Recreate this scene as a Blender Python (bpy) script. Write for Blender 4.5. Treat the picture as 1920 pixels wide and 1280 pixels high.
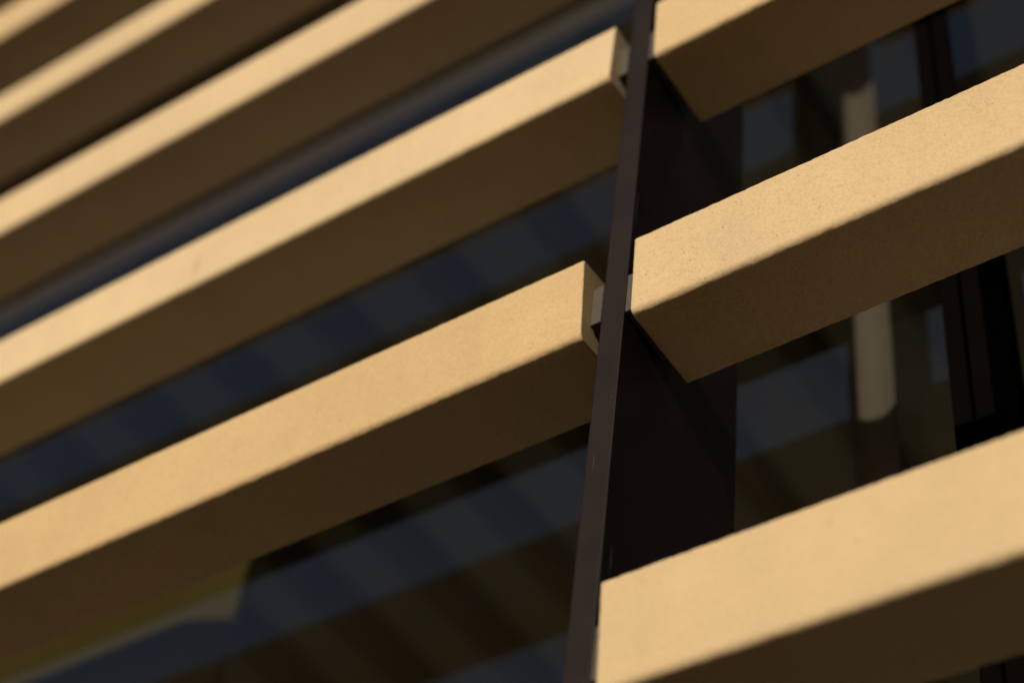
import bpy, bmesh, math, random
import numpy as np
from mathutils import Matrix, Vector

for o in list(bpy.data.objects):
    bpy.data.objects.remove(o)
sc = bpy.context.scene
C = sc.collection
U = 0.5                    # metres per slat pitch unit
ZOFF = 3.364               # world height of the pitch-unit origin
def W(x, y, z):            # facade units -> metres: x along facade, y into the building, z up
    return Vector((x * U, y * U, z * U + ZOFF))

# ------------------------------------------------------------------ camera
R = ((0.8262244449061288, 0.5535839299349489, 0.10439348235084918),
     (-0.3613950799158952, 0.6630132360025799, -0.655596709187875),
     (-0.4321420632756583, 0.503942736234153, 0.7478602514806438))
cam = bpy.data.cameras.new('camera')
co = bpy.data.objects.new('camera', cam); C.objects.link(co)
m = Matrix(((R[0][0], -R[1][0], -R[2][0]), (R[0][1], -R[1][1], -R[2][1]), (R[0][2], -R[1][2], -R[2][2]))).to_4x4()
m.translation = W(1.516410924250506, -2.1360920700715975, -3.4284248421991914)
co.matrix_world = m
cam.sensor_fit = 'HORIZONTAL'; cam.sensor_width = 36.0
cam.lens = 3550.587 / 1920 * 36.0
cam.clip_start = 0.05; cam.clip_end = 3000
cam.dof.use_dof = True
cam.dof.focus_distance = 3.93 * U
cam.dof.aperture_fstop = 2.0
cam.dof.aperture_blades = 9
sc.camera = co

# ------------------------------------------------------------------ sky and sun
PHI = math.radians(4.5)                       # sun to the right of the facade normal
ELEV = math.atan(0.300 * math.cos(PHI))
w = bpy.data.worlds.new('World'); sc.world = w; w.use_nodes = True
nt = w.node_tree; nt.nodes.clear()
sky = nt.nodes.new('ShaderNodeTexSky'); sky.sky_type = 'NISHITA'; sky.sun_disc = False
sky.sun_elevation = ELEV; sky.sun_rotation = math.radians(180) - PHI
sky.air_density = 1.0; sky.dust_density = 2.2; sky.ozone_density = 0.9
bg = nt.nodes.new('ShaderNodeBackground'); bg.inputs['Strength'].default_value = 0.050
wo = nt.nodes.new('ShaderNodeOutputWorld')
nt.links.new(sky.outputs[0], bg.inputs[0]); nt.links.new(bg.outputs[0], wo.inputs[0])
sl = bpy.data.lights.new('sun', 'SUN'); sl.energy = 5.0; sl.angle = math.radians(0.5); sl.color = (1.0, 0.86, 0.67)
so = bpy.data.objects.new('sun', sl); C.objects.link(so)
sd = Vector((-math.sin(PHI) * math.cos(ELEV), math.cos(PHI) * math.cos(ELEV), -math.sin(ELEV)))
so.rotation_euler = sd.to_track_quat('-Z', 'Y').to_euler()
so.location = (3, -10, 12)
sc.view_settings.view_transform = 'Standard'; sc.view_settings.look = 'None'
sc.view_settings.exposure = -0.10; sc.view_settings.gamma = 1.0; sc.view_settings.use_curve_mapping = False
sc.cycles.caustics_reflective = True; sc.cycles.caustics_refractive = False; sc.cycles.blur_glossy = 1.0
sc.cycles.sample_clamp_indirect = 4.0
sc.cycles.max_bounces = 10; sc.cycles.transparent_max_bounces = 12

# ------------------------------------------------------------------ materials
class NT:
    def __init__(s, name):
        s.m = bpy.data.materials.new(name); s.m.use_nodes = True
        s.t = s.m.node_tree; s.t.nodes.clear()
        s.out = s.n('ShaderNodeOutputMaterial')
    def n(s, typ, **kw):
        nd = s.t.nodes.new(typ)
        for k, v in kw.items():
            if k in nd.inputs.keys(): nd.inputs[k].default_value = v
            else: setattr(nd, k, v)
        return nd
    def l(s, a, b): s.t.links.new(a, b)
    def ramp(s, src, stops):
        r = s.n('ShaderNodeValToRGB'); e = r.color_ramp.elements
        for i, (p, c) in enumerate(stops):
            el = e[i] if i < 2 else e.new(p)
            el.position = p; el.color = (c, c, c, 1) if not isinstance(c, tuple) else (*c, 1)
        s.l(src, r.inputs[0]); return r.outputs[0]
    def mul(s, a, b):
        x = s.n('ShaderNodeMix', data_type='RGBA', blend_type='MULTIPLY'); x.inputs[0].default_value = 1
        s.l(a, x.inputs[6])
        if isinstance(b, tuple): x.inputs[7].default_value = (*b, 1)
        else: s.l(b, x.inputs[7])
        return x.outputs[2]
    def mix(s, f, a, b):
        x = s.n('ShaderNodeMix', data_type='RGBA')
        s.l(f, x.inputs[0])
        for i, v in ((6, a), (7, b)):
            if isinstance(v, tuple): x.inputs[i].default_value = (*v, 1)
            else: s.l(v, x.inputs[i])
        return x.outputs[2]

def coords(t):
    tc = t.n('ShaderNodeTexCoord'); oi = t.n('ShaderNodeObjectInfo')
    mp = t.n('ShaderNodeVectorMath', operation='MULTIPLY_ADD')
    cb = t.n('ShaderNodeCombineXYZ')
    for i in range(3): t.l(oi.outputs['Random'], cb.inputs[i])
    t.l(cb.outputs[0], mp.inputs[0]); mp.inputs[1].default_value = (17.0, 31.0, 23.0)
    t.l(tc.outputs['Object'], mp.inputs[2])
    return mp.outputs[0]

def stone():
    t = NT('sand_cast_stone'); v = coords(t)
    def noise(sc_, det, rough=0.5):
        n = t.n('ShaderNodeTexNoise', Scale=sc_, Detail=det, Roughness=rough); t.l(v, n.inputs['Vector']); return n.outputs['Fac']
    big = t.ramp(noise(2.2, 3), [(0.3, 0.93), (0.7, 1.04)])
    mid = t.ramp(noise(26, 4, 0.6), [(0.3, 0.975), (0.7, 1.02)])
    fine = t.ramp(noise(420, 3, 0.7), [(0.28, 0.80), (0.55, 1.03)])
    col = t.mul(t.mul(t.mul(t.ramp(noise(7, 3), [(0.3, (0.462, 0.358, 0.220)), (0.7, (0.482, 0.368, 0.218))]), big), mid), fine)
    oi = t.n('ShaderNodeObjectInfo')
    col = t.mul(col, oi.outputs['Color'])        # each casting has its own batch colour
    # faint weathering: soft runs down the faces
    mp = t.n('ShaderNodeMapping'); mp.inputs['Scale'].default_value = (16, 2.0, 2.0); t.l(v, mp.inputs['Vector'])
    nw = t.n('ShaderNodeTexNoise', Scale=1.0, Detail=4.0, Roughness=0.55); t.l(mp.outputs[0], nw.inputs['Vector'])
    col = t.mul(col, t.ramp(nw.outputs['Fac'], [(0.30, 0.97), (0.60, 1.01)]))
    # tiny pores
    vo = t.n('ShaderNodeTexVoronoi', Scale=210.0); t.l(v, vo.inputs['Vector'])
    pore = t.ramp(vo.outputs['Distance'], [(0.10, 1.0), (0.22, 0.0)])
    gate = t.ramp(noise(95, 2), [(0.58, 0.0), (0.66, 1.0)])
    pf = t.mul(pore, gate)
    col = t.mix(pf, col, (0.13, 0.088, 0.045))
    b = t.n('ShaderNodeBsdfPrincipled', Roughness=0.88); t.l(col, b.inputs['Base Color'])
    b.inputs['Specular IOR Level'].default_value = 0.12
    hsum = t.n('ShaderNodeMath', operation='MULTIPLY_ADD'); t.l(noise(330, 4, 0.65), hsum.inputs[0]); hsum.inputs[1].default_value = 1.0
    pn = t.n('ShaderNodeMath', operation='MULTIPLY'); t.l(pf, pn.inputs[0]); pn.inputs[1].default_value = -1.2
    t.l(pn.outputs[0], hsum.inputs[2])
    bp = t.n('ShaderNodeBump', Strength=0.34, Distance=0.0011); t.l(hsum.outputs[0], bp.inputs['Height'])
    t.l(bp.outputs[0], b.inputs['Normal']); t.l(b.outputs[0], t.out.inputs[0])
    return t.m

def coated(name, base, rough, dust, scratch=True):
    t = NT(name); v = coords(t)
    vo = t.n('ShaderNodeTexVoronoi', Scale=150.0); t.l(v, vo.inputs['Vector'])
    sp = t.ramp(vo.outputs['Distance'], [(0.05, 1.0), (0.11, 0.0)])
    n = t.n('ShaderNodeTexNoise', Scale=60.0, Detail=2.0); t.l(v, n.inputs['Vector'])
    g = t.ramp(n.outputs['Fac'], [(0.66, 0.0), (0.72, 1.0)])
    f = t.mul(sp, g)
    n2 = t.n('ShaderNodeTexNoise', Scale=9.0, Detail=5.0, Roughness=0.65); t.l(v, n2.inputs['Vector'])
    film = t.ramp(n2.outputs['Fac'], [(0.35, 0.0), (0.85, dust)])
    col = t.mix(film, base, (0.30, 0.25, 0.19))
    col = t.mix(f, col, (0.34, 0.30, 0.24))
    if scratch:
        mp = t.n('ShaderNodeMapping'); mp.inputs['Scale'].default_value = (260, 260, 7); mp.inputs['Rotation'].default_value = (0.5, 0, 0)
        t.l(v, mp.inputs['Vector'])
        n3 = t.n('ShaderNodeTexNoise', Scale=1.0, Detail=1.0); t.l(mp.outputs[0], n3.inputs['Vector'])
        s3 = t.ramp(n3.outputs['Fac'], [(0.755, 0.0), (0.80, 0.35)])
        col = t.mix(s3, col, (0.30, 0.27, 0.24))
    b = t.n('ShaderNodeBsdfPrincipled'); t.l(col, b.inputs['Base Color'])
    rr = t.ramp(n2.outputs['Fac'], [(0.3, rough - 0.06), (0.7, rough + 0.08)]); t.l(rr, b.inputs['Roughness'])
    b.inputs['Specular IOR Level'].default_value = 0.15
    n4 = t.n('ShaderNodeTexNoise', Scale=900.0, Detail=2.0); t.l(v, n4.inputs['Vector'])
    bp = t.n('ShaderNodeBump', Strength=0.12, Distance=0.0004); t.l(n4.outputs['Fac'], bp.inputs['Height'])
    t.l(bp.outputs[0], b.inputs['Normal']); t.l(b.outputs[0], t.out.inputs[0])
    return t.m

def plain(name, base, rough=0.7, var=0.12, scale=6.0, metal=0.0, spec=0.4):
    t = NT(name); v = coords(t)
    n = t.n('ShaderNodeTexNoise', Scale=scale, Detail=5.0, Roughness=0.6); t.l(v, n.inputs['Vector'])
    f = t.ramp(n.outputs['Fac'], [(0.3, 1 - var), (0.7, 1 + var * 0.4)])
    mc = t.n('ShaderNodeRGB'); mc.outputs[0].default_value = (*base, 1)
    b = t.n('ShaderNodeBsdfPrincipled', Roughness=rough, Metallic=metal); t.l(t.mul(mc.outputs[0], f), b.inputs['Base Color'])
    b.inputs['Specular IOR Level'].default_value = spec
    t.l(b.outputs[0], t.out.inputs[0]); return t.m

def glass():
    # solar-control pane: mirror reflection by Fresnel over a tinted see-through sheet
    t = NT('tinted_glass')
    fr = t.n('ShaderNodeFresnel', IOR=1.62)
    gl = t.n('ShaderNodeBsdfGlossy', Roughness=0.0); gl.inputs['Color'].default_value = (0.95, 0.97, 1.0, 1)
    tr = t.n('ShaderNodeBsdfTransparent'); tr.inputs['Color'].default_value = (0.40, 0.39, 0.36, 1)
    ad = t.n('ShaderNodeMath', operation='ADD'); t.l(fr.outputs[0], ad.inputs[0]); ad.inputs[1].default_value = 0.03
    mx = t.n('ShaderNodeMixShader'); t.l(ad.outputs[0], mx.inputs[0]); t.l(tr.outputs[0], mx.inputs[1]); t.l(gl.outputs[0], mx.inputs[2])
    t.l(mx.outputs[0], t.out.inputs[0]); return t.m

def paving():
    t = NT('paving'); tc = t.n('ShaderNodeTexCoord')
    br = t.n('ShaderNodeTexBrick', Scale=1.6); t.l(tc.outputs['Object'], br.inputs['Vector'])
    br.inputs['Color1'].default_value = (0.085, 0.047, 0.015, 1); br.inputs['Color2'].default_value = (0.072, 0.040, 0.013, 1)
    br.inputs['Mortar'].default_value = (0.06, 0.05, 0.035, 1); br.inputs['Mortar Size'].default_value = 0.01
    b = t.n('ShaderNodeBsdfPrincipled', Roughness=0.85); t.l(br.outputs['Color'], b.inputs['Base Color']); b.inputs['Specular IOR Level'].default_value = 0.04
    t.l(b.outputs[0], t.out.inputs[0]); return t.m

M = dict(stone=stone(), fin=coated('aubergine_powder_coat', (0.0080, 0.0046, 0.0044), 0.5, 0.006),
         bracket=coated('grey_anodised_bracket', (0.060, 0.053, 0.044), 0.5, 0.05, False),
         glass=glass(), frame=plain('black_window_frame', (0.0025, 0.002, 0.0018), 0.95, spec=0.0),
         vane=plain('pale_blind', (0.36, 0.335, 0.295), 0.7, 0.08, 3.0),
         rail=plain('dull_rail', (0.165, 0.135, 0.10), 0.6, 0.08, 3.0),
         scuff=plain('scuff', (0.28, 0.215, 0.135), 0.9, 0.2, 300.0),
         panel=plain('olive_board', (0.20, 0.168, 0.052), 0.8, 0.15, 2.0),
         ceiling=plain('grey_ceiling', (0.50, 0.52, 0.46), 0.9, 0.15, 1.5), rib=plain('ceiling_rib_paint', (0.20, 0.18, 0.12), 0.8),
         edge=plain('ceiling_edge_paint', (0.070, 0.064, 0.070), 0.7),
         pale=plain('pale_interior', (0.52, 0.50, 0.43), 0.8, 0.15, 1.0),
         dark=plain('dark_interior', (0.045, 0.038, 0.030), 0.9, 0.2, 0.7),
         render=plain('facade_render', (0.30, 0.26, 0.20), 0.9, 0.1, 2.0),
         paving=paving())

# ------------------------------------------------------------------ helpers
def tag(o, label=None, cat=None, group=None, kind=None):
    if label and not kind: kind = 'thing'
    for k, v in (('label', label), ('category', cat), ('group', group), ('kind', kind)):
        if v: o[k] = v
    return o
def empty(name, loc):
    o = bpy.data.objects.new(name, None); C.objects.link(o); o.location = loc; o.empty_display_size = 0.1; return o
def link(name, me, mat, parent=None, loc=(0, 0, 0)):
    o = bpy.data.objects.new(name, me); C.objects.link(o)
    if mat and not me.materials: me.materials.append(mat)
    o.parent = parent; o.location = loc
    return o
def box_mesh(name, x0, x1, y0, y1, z0, z1, bev=0.0, seg=2):
    bm = bmesh.new()
    vs = [bm.verts.new((x, y, z)) for x in (x0, x1) for y in (y0, y1) for z in (z0, z1)]
    for f in ((0, 1, 3, 2), (4, 6, 7, 5), (0, 4, 5, 1), (2, 3, 7, 6), (0, 2, 6, 4), (1, 5, 7, 3)):
        bm.faces.new([vs[i] for i in f])
    bmesh.ops.recalc_face_normals(bm, faces=bm.faces)
    if bev: bmesh.ops.bevel(bm, geom=list(bm.edges), offset=bev, segments=seg, profile=0.5, affect='EDGES')
    me = bpy.data.meshes.new(name); bm.to_mesh(me); bm.free(); return me

# ------------------------------------------------------------------ setting
gm = bpy.data.meshes.new('ground'); g = 900
gm.from_pydata([(-g, -g, 0), (g, -g, 0), (g, g, 0), (-g, g, 0)], [], [(0, 1, 2, 3)])
tag(link('ground', gm, M['paving']), kind='structure')
XA, XB = -6.2, 6.4
ZB, ZT = -6.2, 6.6
def swall(name, a, b, mat):
    p, r_ = W(*a), W(*b)
    return tag(link(name, box_mesh(name, p.x, r_.x, p.y, r_.y, p.z, r_.z), mat), kind='structure')
swall('facade_plinth', (XA, 0.66, -6.72), (XB, 0.95, ZB), M['render'])
swall('facade_head', (XA, 0.51, ZT), (XB, 1.0, 8.0), M['render'])
swall('facade_wall_left', (XA - 4, 0.60, -6.72), (XA - 0.004, 1.0, 8.0), M['render'])
swall('facade_wall_right', (XB + 0.004, 0.60, -6.72), (XB + 4, 1.0, 8.0), M['render'])
ceil = swall('interior_ceiling', (XA - 4, 1.16, 3.42), (XB + 4, 9.0, 3.8), M['ceiling'])
rib = box_mesh('ceiling_rib', -0.035, 0.035, 1.2 * U, 8.98 * U, 3.42 * U + ZOFF - 0.11, 3.42 * U + ZOFF - 0.003, 0.004, 1)
for i in range(26):
    link('ceiling_rib', rib, M['rib'], ceil, ((-8.0 + i * 0.62) * U, 0, 0))
swall('ceiling_edge', (XA - 4, 1.13, 3.40), (XB + 4, 1.157, 3.82), M['edge'])
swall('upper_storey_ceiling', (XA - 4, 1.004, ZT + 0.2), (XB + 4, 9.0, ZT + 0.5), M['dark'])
swall('interior_floor', (XA - 4, 1.004, -6.70), (XB + 4, 9.0, -6.5), M['pale'])
swall('interior_wall_back', (XA - 4, 9.004, -6.72), (XB + 4, 9.3, 8.0), M['pale'])
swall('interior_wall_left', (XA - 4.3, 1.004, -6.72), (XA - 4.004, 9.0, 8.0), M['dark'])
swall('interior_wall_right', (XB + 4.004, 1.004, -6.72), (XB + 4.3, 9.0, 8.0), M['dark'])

# ------------------------------------------------------------------ windows (behind the slats)
YT, YU, YL = 0.58, 0.69, 0.85  # outer faces of the upper, middle and lower panes
MX0, MX1 = 0.42, 0.54
def window(x0, x1, label):
    r0 = W((x0 + x1) / 2, YL, ZB)
    root = tag(empty('window', r0), label, 'window', 'tinted windows behind the slats')
    def pt(name, a, b, mat, bev=0.0):
        p, q_ = W(*a) - r0, W(*b) - r0
        return link(name, box_mesh(name, p.x, q_.x, p.y, q_.y, p.z, q_.z, bev), mat, root)
    pt('transom', (x0 + .002, YU - .01, .578), (x1 - .002, YL + .02, .695), M['frame'], 0.003)
    pt('transom', (x0 + .002, YT - .01, 1.66), (x1 - .002, YU + .02, 1.70), M['frame'], 0.003)
    for nm, yg, z0, z1 in (('lower_pane', YL, ZB + .12, .585), ('middle_pane', YU, .69, 1.665), ('upper_pane', YT, 1.69, ZT - .12)):
        a, b = W(x0 + .05, yg, z0) - r0, W(x1 - .05, yg, z1) - r0
        me = bpy.data.meshes.new(nm)
        me.from_pydata([(a.x, a.y, a.z), (b.x, a.y, a.z), (b.x, a.y, b.z), (a.x, a.y, b.z)], [], [(0, 1, 2, 3)])
        link(nm, me, M['glass'], root)
    pt('bottom_rail', (x0 + .002, YL - .03, ZB + .002), (x1 - .002, YL + .06, ZB + .12), M['frame'], 0.003)
    pt('top_rail', (x0 + .002, YT - .03, ZT - .12), (x1 - .002, YT + .08, ZT - .002), M['frame'], 0.003)
    for xa, xb in ((x0, x0 + .05), (x1 - .05, x1)):
        pt('stile', (xa + .002, (YT if xa < XA + 1 or xb > XB - 1 else YU) - .012, ZB + .122), (xb - .002, YL + .062, ZT - .122), M['frame'], 0.003)
    return root
window(XA, MX0 + 0.058, 'wide tinted window behind the left beams, reflecting blue sky stripes')
window(MX0 + 0.062, XB, 'tinted window at the right edge, right of the dark mullion')

# ------------------------------------------------------------------ things behind the glass
def curved_vane():
    xa, xb, y0, sag = -0.092, 0.037, 1.272, 0.026
    z0, z1 = -6.4, 3.41
    o = W((xa + xb) / 2, y0, z0); n = 14; th = 0.006
    vs, fs = [], []
    for z in np.linspace(z0, z1, 2):
        for off in (0, th):
            for i in range(n + 1):
                s = i / n * 2 - 1
                p = W(xa + (xb - xa) * i / n, y0 + sag * (1 - s * s) + off, z) - o
                vs.append(tuple(p))
    k = n + 1
    for i in range(n):
        fs.append((i, i + 1, 2 * k + i + 1, 2 * k + i)); fs.append((k + i + 1, k + i, 3 * k + i, 3 * k + i + 1))
    fs.append((k, 0, 2 * k, 3 * k)); fs.append((n, k + n, 3 * k + n, 2 * k + n))
    me = bpy.data.meshes.new('blind_vane'); me.from_pydata(vs, [], fs)
    for p in me.polygons[:-2]: p.use_smooth = True
    ob = link('blind_vane', me, M['vane'], None, o)
    tag(ob, 'pale curved vertical blind strip standing behind the right-hand glass, partly sunlit', 'blind')
curved_vane()

def folded_board():
    pts_ = [(-5.9, 1.10), (-2.50, 1.10), (-2.33, 1.155)]
    z0, z1, th = -6.45, 1.18, 0.03
    o = W(-4, 1.1, z0); vs, fs = [], []
    for z in (z0, z1):
        for off in (0, th):
            for x, y in pts_: vs.append(tuple(W(x, y + off, z) - o))
    for i in range(2):
        fs += [(i, i + 1, 6 + i + 1, 6 + i), (3 + i + 1, 3 + i, 9 + i, 9 + i + 1), (6 + i, 6 + i + 1, 9 + i + 1, 9 + i)]
    fs += [(3, 0, 6, 9), (2, 5, 11, 8)]
    me = bpy.data.meshes.new('partition_board'); me.from_pydata(vs, [], fs)
    tag(link('partition_board', me, M['panel'], None, o), 'olive partition board behind the glass at the bottom left corner', 'partition')
folded_board()

def head_rail():
    p, q_ = W(-6.0, 1.0, 3.085), W(0.30, 1.03, 3.26); o = (p + q_) / 2
    a, b = p - o, q_ - o
    ob = link('blind_head_rail', box_mesh('blind_head_rail', a.x, b.x, a.y, b.y, a.z, b.z, 0.005, 3), M['rail'], None, o)
    tag(ob, 'long dim grey-brown rail behind the glass between two upper left beams', 'rail')
head_rail()

# ------------------------------------------------------------------ fins
FX0, FX1, YB = -0.0753, -0.0159, 0.4865
def fin(xc, label):
    o = W(xc, YB / 2, -6.70); hw = (FX1 - FX0) / 2 * U
    me = box_mesh('fin', -hw, hw, -YB / 2 * U, YB / 2 * U, 0, 14.0 * U, 0.0012, 2)
    ob = link('facade_fin', me, M['fin'], None, o)
    tag(ob, label, 'fin', 'vertical facade fins')
    return ob
fin((FX0 + FX1) / 2, 'dark aubergine metal fin standing upright between the left and right beams')

# ------------------------------------------------------------------ slats
H, D = 0.2461 * U, 0.2369 * U
TH0, YC, Z0 = 0.0495, 0.0835, -0.2604
XL, XR = -0.1053, 0.0209
SLEN = 5.9 * U

def vnoise(p, seed):
    # smooth value noise on an (n,3) array
    i = np.floor(p).astype(np.int64); f = p - i; f = f * f * (3 - 2 * f)
    def h(dx, dy, dz):
        n = (i[:, 0] + dx) * 374761393 + (i[:, 1] + dy) * 668265263 + (i[:, 2] + dz) * 2147483647 + seed * 144665
        n = (n ^ (n >> 13)) * 1274126177; n = n ^ (n >> 16)
        return (n & 0xffff) / 65535.0
    r = 0
    for dx in (0, 1):
        for dy in (0, 1):
            for dz in (0, 1):
                wt = (f[:, 0] if dx else 1 - f[:, 0]) * (f[:, 1] if dy else 1 - f[:, 1]) * (f[:, 2] if dz else 1 - f[:, 2])
                r = r + wt * h(dx, dy, dz)
    return r

def profile(inset, step):
    # rounded rectangle in (y,z), corner radii differ: front-bottom is the softest
    hy, hz = D / 2 - inset, H / 2 - inset
    rad = {('f', 'b'): 0.0085, ('f', 't'): 0.003, ('r', 't'): 0.004, ('r', 'b'): 0.0025}
    cs = [(-hy, -hz, rad['f', 'b'], 180), (hy, -hz, rad['r', 'b'], 270), (hy, hz, rad['r', 't'], 0), (-hy, hz, rad['f', 't'], 90)]
    pts_, nor = [], []
    for a in range(4):
        x, z, r, st = cs[a]
        cy, cz = x + (r if x < 0 else -r), z + (r if z < 0 else -r)
        for j in range(7):
            an = math.radians(st + 15 * j)
            pts_.append((cy + r * math.cos(an), cz + r * math.sin(an))); nor.append((math.cos(an), math.sin(an)))
        # straight run to the next corner
        nx, nz, nr, nst = cs[(a + 1) % 4]
        e = math.radians(nst); ncy, ncz = nx + (nr if nx < 0 else -nr), nz + (nr if nz < 0 else -nr)
        A = np.array(pts_[-1]); Bq = np.array((ncy + nr * math.cos(e), ncz + nr * math.sin(e)))
        nn = RUN[step]
        for j in range(1, nn):
            pts_.append(tuple(A + (Bq - A) * j / nn)); nor.append(nor[-1])
    return np.array(pts_), np.array(nor)
RUN = {0: 4, 1: 34}

def slat_mesh(name, sgn, fine, seed):
    """x runs from 0 (the end beside the fin) to sgn*SLEN"""
    st = []
    for a, ins in ((0.0, 0.0013), (0.0004, 0.0005), (0.0013, 0.0)): st.append((a, ins))
    x = 0.0013
    dense = 0.85 if fine else 0.0
    while x < dense: x += 0.0034; st.append((x, 0.0))
    nseg = 40
    for j in range(1, nseg + 1): st.append((x + (SLEN - 0.003 - x) * j / nseg, 0.0))
    st.append((SLEN, 0.0025))
    rings, nrs, xs = [], [], []
    for a, ins in st:
        p, n = profile(ins, 1 if fine else 0)
        rings.append(p); nrs.append(n); xs.append(a)
    P = np.array(rings); N = np.array(nrs); X = np.repeat(np.array(xs)[:, None], P.shape[1], 1)
    V = np.stack([X, P[..., 0], P[..., 1]], -1).reshape(-1, 3); NN = np.concatenate([np.zeros((V.shape[0], 1)), N.reshape(-1, 2)], 1)
    if fine:
        d = (vnoise(V / 0.0038, seed) - .5) * 0.0009 + (vnoise(V / 0.011, seed + 7) - .5) * 0.0003
        d *= np.clip((dense + 0.05 - V[:, 0]) / 0.2, 0, 1)
        V = V + NN * d[:, None]
    d2 = (vnoise(V / 0.35, seed + 3) - .5) * 0.0012      # casting is never dead straight
    V[:, 2] += d2
    V[:, 0] *= sgn
    m_, n_ = len(st), P.shape[1]
    idx = np.arange(m_ * n_).reshape(m_, n_)
    a = idx[:-1]; b = idx[1:]
    F = np.stack([a, np.roll(a, -1, 1), np.roll(b, -1, 1), b], -1).reshape(-1, 4)
    if sgn > 0: F = F[:, ::-1]
    me = bpy.data.meshes.new(name)
    me.vertices.add(len(V)); me.vertices.foreach_set('co', V.ravel())
    nl = F.size + 2 * n_
    me.loops.add(nl); me.polygons.add(len(F) + 2)
    c0, c1 = idx[0], idx[-1][::-1]
    if sgn > 0: pass
    else: c0, c1 = c0[::-1], c1[::-1]
    me.loops.foreach_set('vertex_index', np.concatenate([F.ravel(), c0, c1]).astype(np.int32))
    ls = np.concatenate([np.arange(len(F)) * 4, [F.size, F.size + n_]]).astype(np.int32)
    me.polygons.foreach_set('loop_start', ls)
    me.polygons.foreach_set('use_smooth', np.array([True] * len(F) + [False, False]))
    me.update(calc_edges=True); me.validate()
    return me

bw = 0.062 * U
def bracket_mesh(x0, x1):
    # short square tube: front and back walls, top and bottom
    y0, y1, z0, z1, t_ = 0.0, 0.160 * U, -bw, bw, 0.003
    return box_mesh('bracket', x0, x1, y0, y1, z0, z1, 0.0008, 1)
gapL = FX0 - XL; gapR = XR - FX1
BR = {'L': bracket_mesh(0.0004, gapL * U - 0.0006), 'R': bracket_mesh(-(gapR * U - 0.0006), -0.0004)}
for m_ in BR.values(): m_.materials.append(M['bracket'])
coarse = {}
BATCH = {('L', 0): (0.965, 0.925, 0.85), ('L', 1): (1.06, 1.09, 1.15), ('L', 2): (1.02, 1.05, 1.11), ('L', 3): (1.02, 1.04, 1.08), ('L', 4): (0.98, 0.97, 0.95), ('R', 1): (0.97, 0.96, 0.94)}
def slat(side, k, label, dz=0, dt=0, dx=0, fine=False, seed=1):
    x = (XL if side == 'L' else XR) + dx
    root = empty('cladding_beam', W(x, YC, Z0 + k + dz))
    tag(root, label, 'beam', 'sand coloured cladding beams')
    if fine: me = slat_mesh('beam', -1 if side == 'L' else 1, True, seed)
    else:
        if side not in coarse: coarse[side] = slat_mesh('beam', -1 if side == 'L' else 1, False, 50)
        me = coarse[side]
    b = link('beam', me, M['stone'], root); b.rotation_euler.x = TH0 + dt
    b.color = (*BATCH.get((side, k), (1.0, 1.0, 1.0)), 1.0)
    br = link('bracket', BR[side], M['bracket'], root, (-dx * U, -YC * U, -0.008 * U))
    br['label'] = 'grey metal bracket at the beam end'
    return root
base = 'sand coloured stone beam '
slat('L', 0, 'lowest beam of the left row, ending at a grey bracket beside the fin', .0068, .0306, -.0008, True, 11)
slat('L', 1, 'second lowest beam of the left row, its end clear beside the upper fin', -.0159, -.0646, .0008, True, 12)
slat('L', 2, 'third beam from below in the left row, cut by the top edge', .0055, -.015, 0, False)
slat('L', 3, 'fourth beam from below in the left row, blurred, near the top left corner', .0034, -.055, 0, False)
slat('L', 4, 'blurred beam just showing in the extreme top left corner', -.0001, .063, 0, False)
slat('R', 0, 'sharp middle beam of the right row, with a grainy pitted face', .0035, -.0183, .001, True, 13)
slat('R', 1, 'top beam of the right row, mostly its shaded underside in view', -.0042, -.0265, .0016, True, 14)
slat('R', -1, 'nearest and lowest beam of the right row, across the bottom right corner', .0011, .0072, -.0026, True, 15)
for k, nm in ((5, 'first'), (6, 'second')):
    slat('L', k, nm + ' beam of the left row above the top left corner, out of view')
for k, nm in ((2, 'first'), (3, 'second'), (4, 'third'), (5, 'fourth')):
    slat('R', k, nm + ' beam of the right row above the top edge, out of view')
for xc, s in ((XL - 5.9 - 0.03 - 0.03, 'left'), (XR + 5.9 + 0.06, 'right')):
    fin(xc, 'dark metal fin carrying the far %s ends of the beams, out of view' % s)

# a short scuff on the face of the second lowest left beam
def scuff():
    root = next(o for o in bpy.data.objects if o.name.startswith('cladding_beam') and o['label'].startswith('second lowest'))
    beam = next(c for c in root.children if c.name.startswith('beam'))
    yf = -D / 2 - 0.0004
    pts_ = [SCUFF[0], SCUFF[1]]
    (xa, za), (xb, zb) = pts_
    n = 9; vs, fs = [], []
    rnd = random.Random(4)
    for i in range(n):
        t_ = i / (n - 1); wd = 0.0019 * math.sin(math.pi * (0.08 + 0.84 * t_)) * rnd.uniform(0.7, 1.2)
        x = xa + (xb - xa) * t_; z = za + (zb - za) * t_
        vs += [(x - wd, yf, z), (x + wd, yf, z)]
    for i in range(n - 1): fs.append((2 * i, 2 * i + 1, 2 * i + 3, 2 * i + 2))
    me = bpy.data.meshes.new('scuff_mark'); me.from_pydata(vs, [], fs)
    o = link('scuff_mark', me, M['scuff'], root); o.rotation_euler.x = beam.rotation_euler.x
    o['label'] = 'short dark scuff on the beam face'
SCUFF = ((-0.705, 0.012), (-0.703, -0.036))
scuff()
